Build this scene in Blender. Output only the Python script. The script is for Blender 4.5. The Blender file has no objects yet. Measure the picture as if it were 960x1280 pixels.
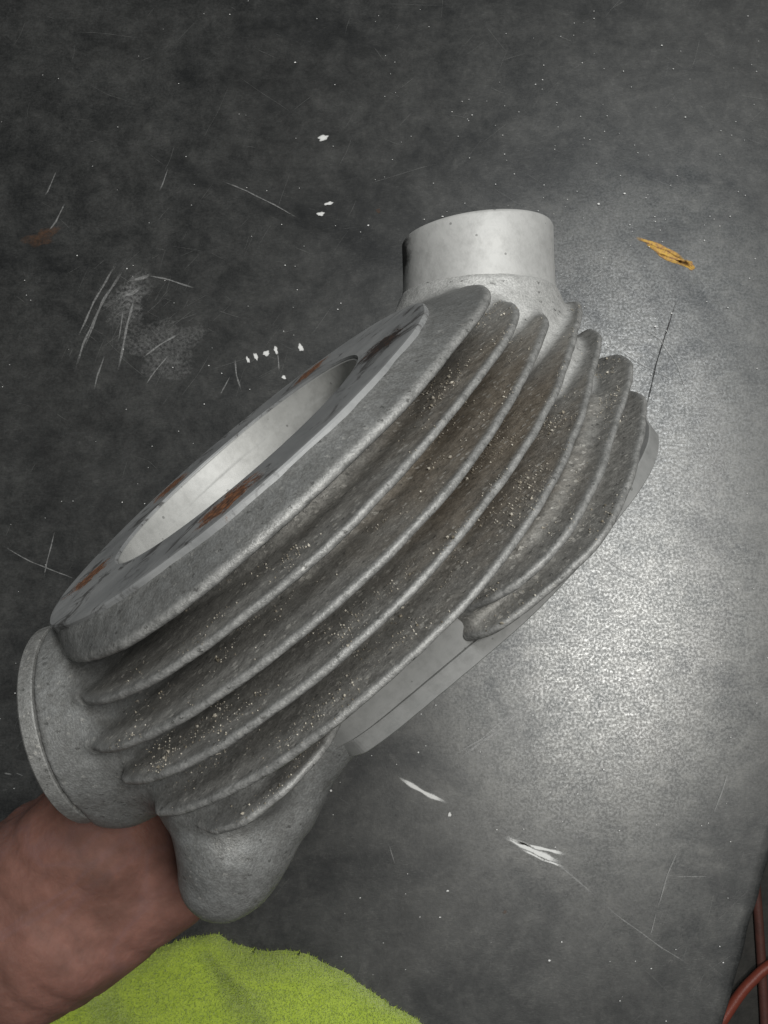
import bpy, math, random
import numpy as np
from mathutils import Matrix, Vector

S = bpy.context.scene
C = S.collection
MM = 0.001
rng = np.random.default_rng(7)
random.seed(7)

# ------------------------------------------------------------------ camera
TAU = math.radians(10.0)          # lean of the camera away from straight down
DIST = 0.430                      # camera to table along the optical axis
H = DIST * math.cos(TAU)
cam = bpy.data.cameras.new('camera')
camo = bpy.data.objects.new('camera', cam)
C.objects.link(camo)
camo.location = (0, 0, H)
camo.rotation_euler = (TAU, 0, 0)
cam.sensor_fit = 'VERTICAL'
cam.sensor_height = 32.0
cam.lens = 28.75
cam.clip_start = 0.01
cam.clip_end = 30
S.camera = camo

# ------------------------------------------------------------------ light: a dim workshop with ceiling lamps
w = bpy.data.worlds.new('World')
S.world = w
w.use_nodes = True
bg = w.node_tree.nodes['Background']
bg.inputs[0].default_value = (0.93, 1.0, 1.0, 1)
bg.inputs[1].default_value = 0.055

def area(name, loc, target, sx, sy, power, col):
    l = bpy.data.lights.new(name, 'AREA')
    l.shape = 'RECTANGLE'; l.size = sx; l.size_y = sy
    l.energy = power; l.color = col
    o = bpy.data.objects.new(name, l); C.objects.link(o)
    o.location = loc
    d = Vector(target) - Vector(loc)
    o.rotation_euler = d.to_track_quat('-Z', 'Y').to_euler()
    return o
area('ceiling_lamp', (0.31, 0.09, 1.30), (0.04, 0.05, 0.05), 0.28, 0.22, 10.0, (1.0, 0.985, 0.95))
area('ceiling_lamp', (0.27, 0.62, 1.50), (-0.02, 0.08, 0.1), 0.45, 0.28, 9.8, (0.97, 0.99, 1.0))

S.view_settings.view_transform = 'Standard'
S.view_settings.look = 'None'
S.view_settings.exposure = 0.0
S.view_settings.gamma = 1.0
S.cycles.use_denoising = True
S.cycles.max_bounces = 6

# camera-frame (x right, y down, z forward) to world
def cw(v):
    x, y, z = v
    return Vector((x, -math.cos(TAU)*y + math.sin(TAU)*z, -math.sin(TAU)*y - math.cos(TAU)*z))
AX_A = cw((0.61885466, 0.73952558, 0.26480336))      # bore axis, head to base
AX_U = cw((0.76690212, -0.64176408, 0.0))
AX_V = cw((0.16994129, 0.20307826, -0.96430243))
ORG = cw((-0.031186, -0.011908, 0.193627)) + Vector((0, 0, H))
MW = Matrix(((AX_U.x, AX_V.x, AX_A.x, ORG.x), (AX_U.y, AX_V.y, AX_A.y, ORG.y),
             (AX_U.z, AX_V.z, AX_A.z, ORG.z), (0, 0, 0, 1)))

# ------------------------------------------------------------------ object helpers
def tag(o, label=None, cat=None, group=None, kind=None):
    if label: o['label'] = label
    if cat: o['category'] = cat
    if group: o['group'] = group
    if kind: o['kind'] = kind
    return o
def link(name, me, mat=None, parent=None):
    o = bpy.data.objects.new(name, me); C.objects.link(o)
    if parent: o.parent = parent
    if mat is not None: me.materials.append(mat)
    return o
def np_mesh(name, V, F, normals=None, smooth=True):
    me = bpy.data.meshes.new(name)
    V = np.asarray(V, np.float32); F = np.asarray(F, np.int32)
    k = F.shape[1]
    me.vertices.add(len(V)); me.vertices.foreach_set('co', V.ravel())
    me.loops.add(F.size); me.loops.foreach_set('vertex_index', F.ravel())
    me.polygons.add(len(F))
    me.polygons.foreach_set('loop_start', np.arange(0, F.size, k, dtype=np.int32))
    me.polygons.foreach_set('loop_total', np.full(len(F), k, np.int32))
    me.polygons.foreach_set('use_smooth', np.full(len(F), smooth, bool))
    me.update(calc_edges=True)
    if normals is not None:
        me.normals_split_custom_set_from_vertices(normals.tolist())
    return me
def fattr(me, name, vals):
    a = me.attributes.new(name, 'FLOAT', 'POINT')
    a.data.foreach_set('value', np.asarray(vals, np.float32))

# ------------------------------------------------------------------ material helpers
class NT:
    def __init__(s, name):
        s.m = bpy.data.materials.new(name); s.m.use_nodes = True
        s.t = s.m.node_tree; s.n = s.t.nodes; s.l = s.t.links
        s.p = s.n['Principled BSDF']; s.out = s.n['Material Output']
        s.tc = s.n.new('ShaderNodeTexCoord')
    def put(s, sock, v):
        if hasattr(v, 'is_linked'): s.l.new(v, sock)
        elif v is not None:
            if isinstance(v, (tuple, list)) and len(v) == 3 and sock.type == 'RGBA': v = (*v, 1)
            sock.default_value = v
    def noise(s, scale, detail=4, rough=0.6, dist=0.0, vec=None):
        n = s.n.new('ShaderNodeTexNoise')
        n.inputs['Scale'].default_value = scale; n.inputs['Detail'].default_value = detail
        n.inputs['Roughness'].default_value = rough; n.inputs['Distortion'].default_value = dist
        s.l.new(vec if vec is not None else s.tc.outputs['Object'], n.inputs['Vector'])
        return n.outputs['Fac']
    def voro(s, scale, vec=None, feature='F1'):
        n = s.n.new('ShaderNodeTexVoronoi'); n.feature = feature
        n.inputs['Scale'].default_value = scale
        s.l.new(vec if vec is not None else s.tc.outputs['Object'], n.inputs['Vector'])
        return n
    def ramp(s, fac, stops, interp='LINEAR'):
        n = s.n.new('ShaderNodeValToRGB'); n.color_ramp.interpolation = interp
        e = n.color_ramp.elements
        while len(e) < len(stops): e.new(0.5)
        for i, (p, c) in enumerate(stops):
            e[i].position = p
            e[i].color = (c, c, c, 1) if isinstance(c, (int, float)) else (*c, 1)
        s.put(n.inputs[0], fac)
        return n.outputs[0]
    def math(s, op, a, b=None, c=None, clamp=False):
        n = s.n.new('ShaderNodeMath'); n.operation = op; n.use_clamp = clamp
        s.put(n.inputs[0], a)
        if b is not None: s.put(n.inputs[1], b)
        if c is not None: s.put(n.inputs[2], c)
        return n.outputs[0]
    def mix(s, fac, a, b, mode='MIX'):
        n = s.n.new('ShaderNodeMix'); n.data_type = 'RGBA'; n.blend_type = mode
        s.put(n.inputs[0], fac); s.put(n.inputs[6], a); s.put(n.inputs[7], b)
        return n.outputs[2]
    def attr(s, name):
        n = s.n.new('ShaderNodeAttribute'); n.attribute_name = name
        return n.outputs['Fac']
    def mapping(s, scale=(1, 1, 1), rot=(0, 0, 0), loc=(0, 0, 0)):
        n = s.n.new('ShaderNodeMapping')
        n.inputs['Scale'].default_value = scale; n.inputs['Rotation'].default_value = rot; n.inputs['Location'].default_value = loc
        s.l.new(s.tc.outputs['Object'], n.inputs['Vector'])
        return n.outputs[0]
    def ball(s, centre, radius, soft, squash=(1, 1, 1), jitter=None):
        # 1 inside a ball in object space, ragged edge from jitter
        n = s.n.new('ShaderNodeVectorMath'); n.operation = 'SUBTRACT'
        s.l.new(s.tc.outputs['Object'], n.inputs[0]); n.inputs[1].default_value = centre
        k = s.n.new('ShaderNodeVectorMath'); k.operation = 'MULTIPLY'
        s.l.new(n.outputs[0], k.inputs[0]); k.inputs[1].default_value = squash
        q = s.n.new('ShaderNodeVectorMath'); q.operation = 'LENGTH'
        s.l.new(k.outputs[0], q.inputs[0])
        d = s.math('DIVIDE', q.outputs['Value'], radius)
        if jitter is not None: d = s.math('ADD', d, jitter)
        m = s.n.new('ShaderNodeMapRange'); m.interpolation_type = 'SMOOTHSTEP'
        s.l.new(d, m.inputs[0]); m.inputs[1].default_value = 1.0; m.inputs[2].default_value = 1.0 - soft
        m.inputs[3].default_value = 0; m.inputs[4].default_value = 1
        return m.outputs[0]
    def bump(s, h, strength, dist, prev=None):
        n = s.n.new('ShaderNodeBump'); n.inputs['Strength'].default_value = strength
        n.inputs['Distance'].default_value = dist
        s.l.new(h, n.inputs['Height'])
        if prev is not None: s.l.new(prev, n.inputs['Normal'])
        return n.outputs[0]
    def set(s, **k):
        for a, v in k.items():
            s.put(s.p.inputs[a.replace('_', ' ')], v)
        return s.m

# ------------------------------------------------------------------ materials
def mat_table():
    t = NT('worn_painted_steel')
    big = t.noise(7, 5, 0.6, 0.5)
    mid = t.noise(48, 6, 0.8, 0.2)
    fine = t.noise(820, 4, 0.8)
    midr = t.ramp(mid, [(0.36, 0.0), (0.66, 1.0)])
    st = t.noise(90, 4, 0.7, vec=t.mapping(scale=(1, 7, 1), rot=(0, 0, math.radians(-52))))
    str_ = t.ramp(st, [(0.42, 0.0), (0.66, 1.0)])
    col = t.ramp(big, [(0.3, (0.040, 0.043, 0.044)), (0.7, (0.066, 0.066, 0.064))])
    col = t.mix(t.math('MULTIPLY', midr, 0.62), col, (0.098, 0.098, 0.092))
    dust = t.noise(160, 6, 0.85)
    dr_ = t.ramp(dust, [(0.47, 0.0), (0.72, 0.8)])
    col = t.mix(t.math('MULTIPLY', dr_, t.math('MULTIPLY_ADD', midr, 0.6, 0.3)), col, (0.17, 0.168, 0.158))
    worn = t.math('MULTIPLY_ADD', str_, 0.35, t.math('MULTIPLY_ADD', midr, 0.30, 0.40), clamp=True)
    flk = t.math('MULTIPLY', t.ramp(fine, [(0.44, 0.0), (0.60, 1.0)]), worn)
    col = t.mix(flk, col, (0.132, 0.133, 0.131))
    # soft dark oil marks
    oil = t.noise(11, 5, 0.68, 0.8, vec=t.mapping(scale=(1, 1.6, 1), rot=(0, 0, 0.5), loc=(0.4, 2.1, 0)))
    col = t.mix(t.ramp(oil, [(0.50, 0.0), (0.70, 0.6)]), col, (0.026, 0.028, 0.030))
    # rubbing hairlines
    h1 = t.noise(300, 2, 0.6, vec=t.mapping(scale=(1, 24, 1), rot=(0, 0, math.radians(-58))))
    hair = t.math('MULTIPLY', t.ramp(h1, [(0.60, 0.0), (0.70, 0.7)]), t.math('MULTIPLY_ADD', midr, 0.7, 0.2))
    col = t.mix(hair, col, (0.26, 0.26, 0.25))
    rough = t.math('MULTIPLY_ADD', flk, -0.18, 0.43)
    nb = t.bump(mid, 0.10, 0.0008)
    return t.set(Base_Color=col, Metallic=t.math('MULTIPLY_ADD', midr, -0.25, 0.74), Roughness=rough, Normal=nb)

def mat_cast():
    t = NT('rough_cast_aluminium')
    big = t.noise(45, 3, 0.6)
    mid = t.noise(420, 5, 0.75)
    fine = t.noise(2200, 2, 0.7)
    wear = t.attr('wear'); gap = t.attr('gap'); pale = t.attr('pale')
    midr = t.ramp(mid, [(0.38, 0.0), (0.62, 1.0)])
    finr = t.ramp(fine, [(0.40, 0.0), (0.62, 1.0)])
    col = t.ramp(big, [(0.3, (0.185, 0.19, 0.187)), (0.7, (0.255, 0.257, 0.25))])
    col = t.mix(t.math('SUBTRACT', 0.8, t.math('MULTIPLY', midr, 0.8)), col, (0.15, 0.15, 0.143))
    # oily road dirt held between the fins
    dirt = t.math('MULTIPLY', gap, t.ramp(big, [(0.3, 0.7), (0.65, 1.0)]))
    col = t.mix(dirt, col, t.mix(midr, (0.215, 0.21, 0.196), (0.36, 0.352, 0.328)))
    jit = t.math('MULTIPLY_ADD', t.noise(55, 4, 0.7), 1.2, -0.6)
    br = t.ball((0.050, 0.026, 0.024), 0.046, 0.9, (0.75, 0.75, 2.0), jit)
    br = t.math('MULTIPLY', t.math('MULTIPLY', br, gap), 0.65)
    col = t.mix(br, col, t.mix(midr, (0.185, 0.145, 0.098), (0.34, 0.275, 0.200)))
    # rubbed fin tips, flaked
    rub = t.math('MULTIPLY', wear, t.math('MULTIPLY_ADD', midr, 0.75, 0.2))
    col = t.mix(rub, col, (0.36, 0.358, 0.345))
    col = t.mix(pale, col, t.mix(midr, (0.42, 0.42, 0.405), (0.50, 0.50, 0.485)))
    # fine sand grain
    col = t.mix(0.32, col, t.mix(finr, (0.35, 0.35, 0.35), (1.25, 1.25, 1.24)), 'MULTIPLY')
    # crumbs of pale dust and dark pits
    dv = t.n.new('ShaderNodeVectorMath'); dv.operation = 'MULTIPLY_ADD'
    nv = t.n.new('ShaderNodeCombineXYZ'); t.l.new(fine, nv.inputs[0]); t.l.new(mid, nv.inputs[1]); t.l.new(fine, nv.inputs[2])
    t.l.new(nv.outputs[0], dv.inputs[0]); dv.inputs[1].default_value = (0.0022, 0.0022, 0.0022); t.l.new(t.tc.outputs['Object'], dv.inputs[2])
    v = t.voro(800, vec=dv.outputs[0])
    vd = v.outputs['Distance']; vc = v.outputs['Color']
    sep = t.n.new('ShaderNodeSeparateColor'); t.l.new(vc, sep.inputs[0])
    fl = t.math('LESS_THAN', vd, t.math('MULTIPLY_ADD', sep.outputs[0], 0.9, t.math('MULTIPLY_ADD', gap, 0.10, -0.57)))
    col = t.mix(t.math('MULTIPLY', t.math('MULTIPLY', fl, t.math('MULTIPLY_ADD', gap, 0.5, 0.22)), t.math('SUBTRACT', 1.0, t.math('MULTIPLY', pale, 0.9))), col, (0.58, 0.565, 0.52))
    pit = t.math('LESS_THAN', vd, t.math('MULTIPLY_ADD', sep.outputs[1], 1.0, -0.66))
    col = t.mix(t.math('MULTIPLY', pit, 0.7), col, (0.06, 0.06, 0.056))
    rough = t.math('MULTIPLY_ADD', mid, 0.2, 0.45)
    hgt = t.math('MULTIPLY_ADD', mid, 1.3, fine)
    nb = t.bump(hgt, 0.38, 0.00032)
    return t.set(Base_Color=col, Metallic=0.3, Roughness=rough, Normal=nb)

def mat_smooth_cast(name, lo, hi, metal=0.2, rough=0.56, bump=0.3, patches=()):
    t = NT(name)
    big = t.noise(60, 5, 0.65, 0.5)
    mid = t.noise(420, 5, 0.7)
    col = t.mix(t.ramp(big, [(0.3, 0.0), (0.7, 1.0)]), lo, hi)
    v = t.voro(420)
    sep = t.n.new('ShaderNodeSeparateColor'); t.l.new(v.outputs['Color'], sep.inputs[0])
    sp = t.math('LESS_THAN', v.outputs['Distance'], t.math('MULTIPLY_ADD', sep.outputs[0], 0.6, -0.42))
    col = t.mix(t.math('MULTIPLY', sp, 0.6), col, (0.10, 0.10, 0.095))
    col = t.mix(t.ramp(mid, [(0.45, 0.0), (0.75, 0.4)]), col, (lo[0]*0.55, lo[1]*0.55, lo[2]*0.54))
    for (cc, rr_, cl) in patches:
        jj = t.math('MULTIPLY_ADD', mid, 1.4, -0.7)
        col = t.mix(t.ball(cc, rr_, 0.5, (1, 1, 1), jj), col, cl)
    nb = t.bump(mid, bump, 0.0004)
    return t.set(Base_Color=col, Metallic=metal, Roughness=t.math('MULTIPLY_ADD', big, 0.15, rough - 0.05), Normal=nb)

def mat_gasket():
    t = NT('scraped_gasket_face')
    big = t.noise(50, 5, 0.65, 0.8)
    mid = t.noise(500, 4, 0.7)
    col = t.mix(t.ramp(big, [(0.35, 0.0), (0.65, 1.0)]), (0.26, 0.266, 0.267), (0.37, 0.375, 0.372))
    jit = t.math('MULTIPLY_ADD', t.noise(330, 6, 0.8), 2.6, -1.25)
    smear = t.ramp(t.noise(75, 5, 0.7, 1.5, vec=t.mapping(loc=(0.21, 0.4, 0))), [(0.54, 0.0), (0.62, 0.85)])
    col = t.mix(smear, col, (0.055, 0.052, 0.050))
    rust = None
    for (x, y, r) in ((-0.0025, 0.0415, 0.0075), (-0.0405, -0.001, 0.0062), (-0.0205, -0.0365, 0.0062), (0.0245, -0.0345, 0.0062)):
        b = t.ball((x, y, 0.0), r, 0.35, (1, 1, 0.3), jit)
        rust = b if rust is None else t.math('MAXIMUM', rust, b)
    rc = t.ramp(t.noise(700, 5, 0.75), [(0.36, (0.03, 0.016, 0.010)), (0.48, (0.11, 0.045, 0.02)), (0.62, (0.32, 0.13, 0.05))])
    col = t.mix(rust, col, rc)
    slot = t.ball((0.0370, 0.0145, 0.0), 0.0062, 0.35, (1, 0.8, 0.3), jit)
    col = t.mix(slot, col, t.mix(t.ramp(mid, [(0.5, 0.0), (0.7, 1.0)]), (0.014, 0.009, 0.007), (0.09, 0.04, 0.02)))
    rust = t.math('MAXIMUM', rust, slot)
    rough = t.mix(rust, t.ramp(big, [(0.3, 0.45), (0.7, 0.6)]), (0.85, 0.85, 0.85))
    metal = t.math('SUBTRACT', 0.30, t.math('MULTIPLY', t.math('MAXIMUM', rust, smear), 0.28))
    nb = t.bump(mid, 0.15, 0.0003)
    nb = t.bump(rust, 0.4, 0.0004, nb)
    return t.set(Base_Color=col, Metallic=metal, Roughness=rough, Normal=nb)

def mat_plain(name, col, rough=0.6, metal=0.0, bscale=None, bstr=0.3, bdist=0.001, var=None, vscale=50):
    t = NT(name)
    c = col
    if var is not None:
        c = t.mix(t.ramp(t.noise(vscale, 5, 0.7), [(0.35, 0.0), (0.65, 1.0)]), col, var)
    nb = t.bump(t.noise(bscale, 4, 0.65), bstr, bdist) if bscale else None
    t.set(Base_Color=c, Roughness=rough, Metallic=metal)
    if nb is not None: t.set(Normal=nb)
    return t.m

def mat_mark(name, col, rough=0.55, nscale=900, lo=0.35, hi=0.6, col2=None, peak=1.0):
    # thin scraped or smeared mark: worn through where the grain shows
    t = NT(name)
    f = t.attr('fade')
    n = t.noise(nscale, 4, 0.75)
    a = t.math('MULTIPLY', f, t.ramp(t.math('MULTIPLY_ADD', f, 0.25, t.math('MULTIPLY', n, 0.8)), [(lo, 0.0), (hi, 1.0)]))
    c = col
    if col2 is not None:
        c = t.mix(t.ramp(t.noise(nscale*0.6, 4, 0.7), [(0.4, 0.0), (0.6, 1.0)]), col, col2)
    return t.set(Base_Color=c, Roughness=rough, Alpha=t.math('MULTIPLY', a, peak))

def mat_skin():
    t = NT('skin')
    big = t.noise(38, 4, 0.6, 0.5); mid = t.noise(260, 4, 0.65)
    col = t.mix(t.ramp(big, [(0.32, 0.0), (0.68, 1.0)]), (0.185, 0.090, 0.068), (0.25, 0.120, 0.094))
    col = t.mix(t.ramp(mid, [(0.4, 0.35), (0.7, 0.0)]), col, (0.085, 0.038, 0.029))
    vein = t.noise(30, 2, 0.5, 0.8, vec=t.mapping(scale=(0.6, 1.6, 1.6)))
    col = t.mix(t.ramp(vein, [(0.46, 0.0), (0.50, 0.30), (0.54, 0.0)]), col, (0.17, 0.10, 0.10))
    crease = t.voro(420, feature='DISTANCE_TO_EDGE')
    nb = t.bump(crease.outputs['Distance'], 0.25, 0.0004)
    nb = t.bump(mid, 0.3, 0.0008, nb)
    blot = t.noise(22, 4, 0.7, 1.0, vec=t.mapping(loc=(0.7, 0.1, 0.4)))
    col = t.mix(t.ramp(blot, [(0.30, 0.6), (0.66, 0.0)]), col, (0.048, 0.028, 0.021))
    t.set(Base_Color=col, Roughness=0.72, Normal=nb)
    t.p.inputs['Specular IOR Level'].default_value = 0.25
    t.p.inputs['Subsurface Weight'].default_value = 0.2
    t.p.inputs['Subsurface Radius'].default_value = (1.0, 0.35, 0.2)
    t.p.inputs['Subsurface Scale'].default_value = 0.004
    return t.m

M_table = mat_table()
M_cast = mat_cast()
M_pipe = mat_smooth_cast('blasted_aluminium', (0.40, 0.40, 0.388), (0.48, 0.48, 0.465), bump=0.25, patches=(((0.0612, -0.0385, -0.0062), 0.0070, (0.05, 0.05, 0.048)), ((0.0640, -0.0350, -0.0062), 0.0028, (0.7, 0.7, 0.68))))
M_bore = mat_smooth_cast('plated_bore', (0.36, 0.36, 0.345), (0.46, 0.46, 0.44), metal=0.15, rough=0.5, bump=0.15)
M_base = mat_smooth_cast('machined_aluminium', (0.23, 0.234, 0.228), (0.30, 0.30, 0.292), bump=0.12)
M_gasket = mat_gasket()
M_skin = mat_skin()

# ------------------------------------------------------------------ signed distance modelling
def hash3(ix, iy, iz, seed):
    h = (ix.astype(np.int64)*73856093) ^ (iy.astype(np.int64)*19349663) ^ (iz.astype(np.int64)*83492791) ^ (seed*2654435761)
    h = (h ^ (h >> 13)) * 1274126177
    h = h ^ (h >> 16)
    return ((h & 0xffff).astype(np.float32) / 32767.5) - 1.0
def vnoise(x, y, z, scale, seed=0):
    x = x/scale; y = y/scale; z = z/scale
    ix = np.floor(x); iy = np.floor(y); iz = np.floor(z)
    fx = x-ix; fy = y-iy; fz = z-iz
    fx = fx*fx*(3-2*fx); fy = fy*fy*(3-2*fy); fz = fz*fz*(3-2*fz)
    r = 0
    for a in (0, 1):
        for b in (0, 1):
            for c in (0, 1):
                wgt = (fx if a else 1-fx)*(fy if b else 1-fy)*(fz if c else 1-fz)
                r = r + wgt*hash3(ix+a, iy+b, iz+c, seed)
    return r.astype(np.float32)
def smin(a, b, k):
    h = np.clip(0.5+0.5*(b-a)/k, 0, 1)
    return b+(a-b)*h-k*h*(1-h)
def smax(a, b, k):
    return -smin(-a, -b, k)
def capsule(u, v, w_, p, q, r0, r1):
    p = np.array(p, np.float32); q = np.array(q, np.float32); d = q-p
    t = np.clip(((u-p[0])*d[0]+(v-p[1])*d[1]+(w_-p[2])*d[2])/float(d@d), 0, 1)
    return np.sqrt((u-p[0]-t*d[0])**2+(v-p[1]-t*d[1])**2+(w_-p[2]-t*d[2])**2)-(r0+(r1-r0)*t)
def cyl(u, v, w_, p, n, s0, s1, r0, r1=None, rnd=0.5):
    n = np.array(n, np.float64); n = n/np.linalg.norm(n)
    du, dv, dw = u-p[0], v-p[1], w_-p[2]
    s = du*n[0]+dv*n[1]+dw*n[2]
    rr = np.sqrt(np.maximum(du*du+dv*dv+dw*dw-s*s, 0))
    r1 = r0 if r1 is None else r1
    R = r0+(r1-r0)*np.clip((s-s0)/(s1-s0), 0, 1)
    a = rr-R+rnd; b = np.abs(s-(s0+s1)/2)-(s1-s0)/2+rnd
    return np.sqrt(np.maximum(a, 0)**2+np.maximum(b, 0)**2)+np.minimum(np.maximum(a, b), 0)-rnd

def mesh_sdf(fn, lo, hi, h, block=4):
    n = [int(math.ceil((hi[i]-lo[i])/h/block))*block for i in range(3)]
    nb = [k//block for k in n]
    cs = [lo[i]+(np.arange(nb[i])+0.5)*block*h for i in range(3)]
    g = np.meshgrid(*cs, indexing='ij')
    dc = fn(*[q.ravel().astype(np.float32) for q in g]).reshape(nb)
    D = np.repeat(np.repeat(np.repeat(np.where(dc < 0, -9, 9).astype(np.float32), block, 0), block, 1), block, 2)
    act = np.argwhere(np.abs(dc) < block*h*1.5)
    o = np.stack(np.meshgrid(*[np.arange(block)]*3, indexing='ij'), -1).reshape(-1, 3)
    for part in np.array_split(act, max(1, len(act)//4000)):
        idx = (part[:, None, :]*block+o[None]).reshape(-1, 3)
        P = [(lo[i]+idx[:, i]*h).astype(np.float32) for i in range(3)]
        D[idx[:, 0], idx[:, 1], idx[:, 2]] = fn(*P)
    ins = D < 0
    cnt = np.zeros([k-1 for k in n], np.int8)
    for a in (0, 1):
        for b in (0, 1):
            for c in (0, 1):
                cnt += ins[a:n[0]-1+a, b:n[1]-1+b, c:n[2]-1+c]
    cells = np.argwhere((cnt > 0) & (cnt < 8))
    vid = np.full(cnt.shape, -1, np.int32)
    vid[cells[:, 0], cells[:, 1], cells[:, 2]] = np.arange(len(cells))
    acc = np.zeros((len(cells), 3), np.float32); k = np.zeros(len(cells), np.float32)
    for ax in range(3):
        for i in (0, 1):
            for j in (0, 1):
                c0 = np.zeros(3, int); oth = [q for q in range(3) if q != ax]
                c0[oth[0]] = i; c0[oth[1]] = j
                c1 = c0.copy(); c1[ax] = 1
                A = cells+c0; B = cells+c1
                da = D[A[:, 0], A[:, 1], A[:, 2]]; db = D[B[:, 0], B[:, 1], B[:, 2]]
                m = (da < 0) != (db < 0)
                t = np.where(m, da/np.where(m, da-db, 1), 0)
                p = np.tile(c0.astype(np.float32), (len(cells), 1)); p[:, ax] += t
                acc += p*m[:, None]; k += m
    V = (cells+acc/k[:, None])*h+np.array(lo, np.float32)
    Q = []
    for ax in range(3):
        sl0 = [slice(None)]*3; sl1 = [slice(None)]*3
        sl0[ax] = slice(0, -1); sl1[ax] = slice(1, None)
        ch = ins[tuple(sl0)] != ins[tuple(sl1)]
        e = np.argwhere(ch)
        b_, c_ = (ax+1) % 3, (ax+2) % 3
        ok = (e[:, b_] > 0) & (e[:, c_] > 0) & (e[:, b_] < n[b_]-1) & (e[:, c_] < n[c_]-1)
        e = e[ok]
        q = []
        for (i, j) in ((-1, -1), (0, -1), (0, 0), (-1, 0)):
            s = e.copy(); s[:, b_] += i; s[:, c_] += j
            q.append(vid[s[:, 0], s[:, 1], s[:, 2]])
        q = np.stack(q, 1)
        flip = ~ins[e[:, 0], e[:, 1], e[:, 2]]
        q[flip] = q[flip][:, ::-1]
        Q.append(q)
    Q = np.concatenate(Q); Q = Q[(Q >= 0).all(1)]
    return V, Q

# ------------------------------------------------------------------ setting: table, floor
def table_pt(px, py, h=0.0):
    # a spot on the table top (metres) given in the photograph's pixel grid
    dx, dy, dz = (px-480)/1150., (py-640)/1150., 1.
    dn = dy*math.sin(TAU)+dz*math.cos(TAU)
    t = (DIST*math.cos(TAU)-h)/dn
    p = cw((dx*t, dy*t, dz*t))
    return Vector((p.x, p.y, h))

fl = np_mesh('floor', [(-6, -6, -0.78), (6, -6, -0.78), (6, 6, -0.78), (-6, 6, -0.78)], [(0, 1, 2, 3)], smooth=False)
tag(link('floor', fl, mat_plain('dark_workshop_floor', (0.035, 0.035, 0.032), 0.75, 0, 90, 0.4, 0.004, (0.07, 0.066, 0.058), 30)), kind='structure')

# table top: a steel sheet with a rounded front edge, its cut side runs obliquely
E0 = table_pt(960, 1085).xy; ED = (E0-table_pt(905, 1280).xy).normalized()
EN = Vector((ED.y, -ED.x))                        # outward
def table_mesh():
    V = []; F = []
    steps = np.linspace(-0.30, 0.95, 240)
    prof = [(-1.35, 0.0), (-0.006, 0.0), (-0.003, -0.00002), (-0.0015, -0.0003), (-0.0004, -0.0011), (0.0, -0.0025), (-0.0003, -0.0055), (-0.0012, -0.0065), (-0.01, -0.0068), (-1.35, -0.0068)]
    for i, s in enumerate(steps):
        jg = 0.00022*math.sin(s*310)+0.00016*math.sin(s*977+1)+0.0003*math.sin(s*83)
        for (o, z) in prof:
            k = jg if o > -0.004 else 0
            p = E0+ED*s+EN*(o+k)
            V.append((p.x, p.y, z))
    n = len(prof)
    for i in range(len(steps)-1):
        for j in range(n):
            a = i*n+j; b = i*n+(j+1) % n
            F.append((a, a+n, b+n, b))
    return np_mesh('workbench', V, F, smooth=True)
tb = link('workbench_top', table_mesh(), M_table)
tag(tb, 'scratched dark grey steel workbench top under the casting', 'workbench', kind='structure')

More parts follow.
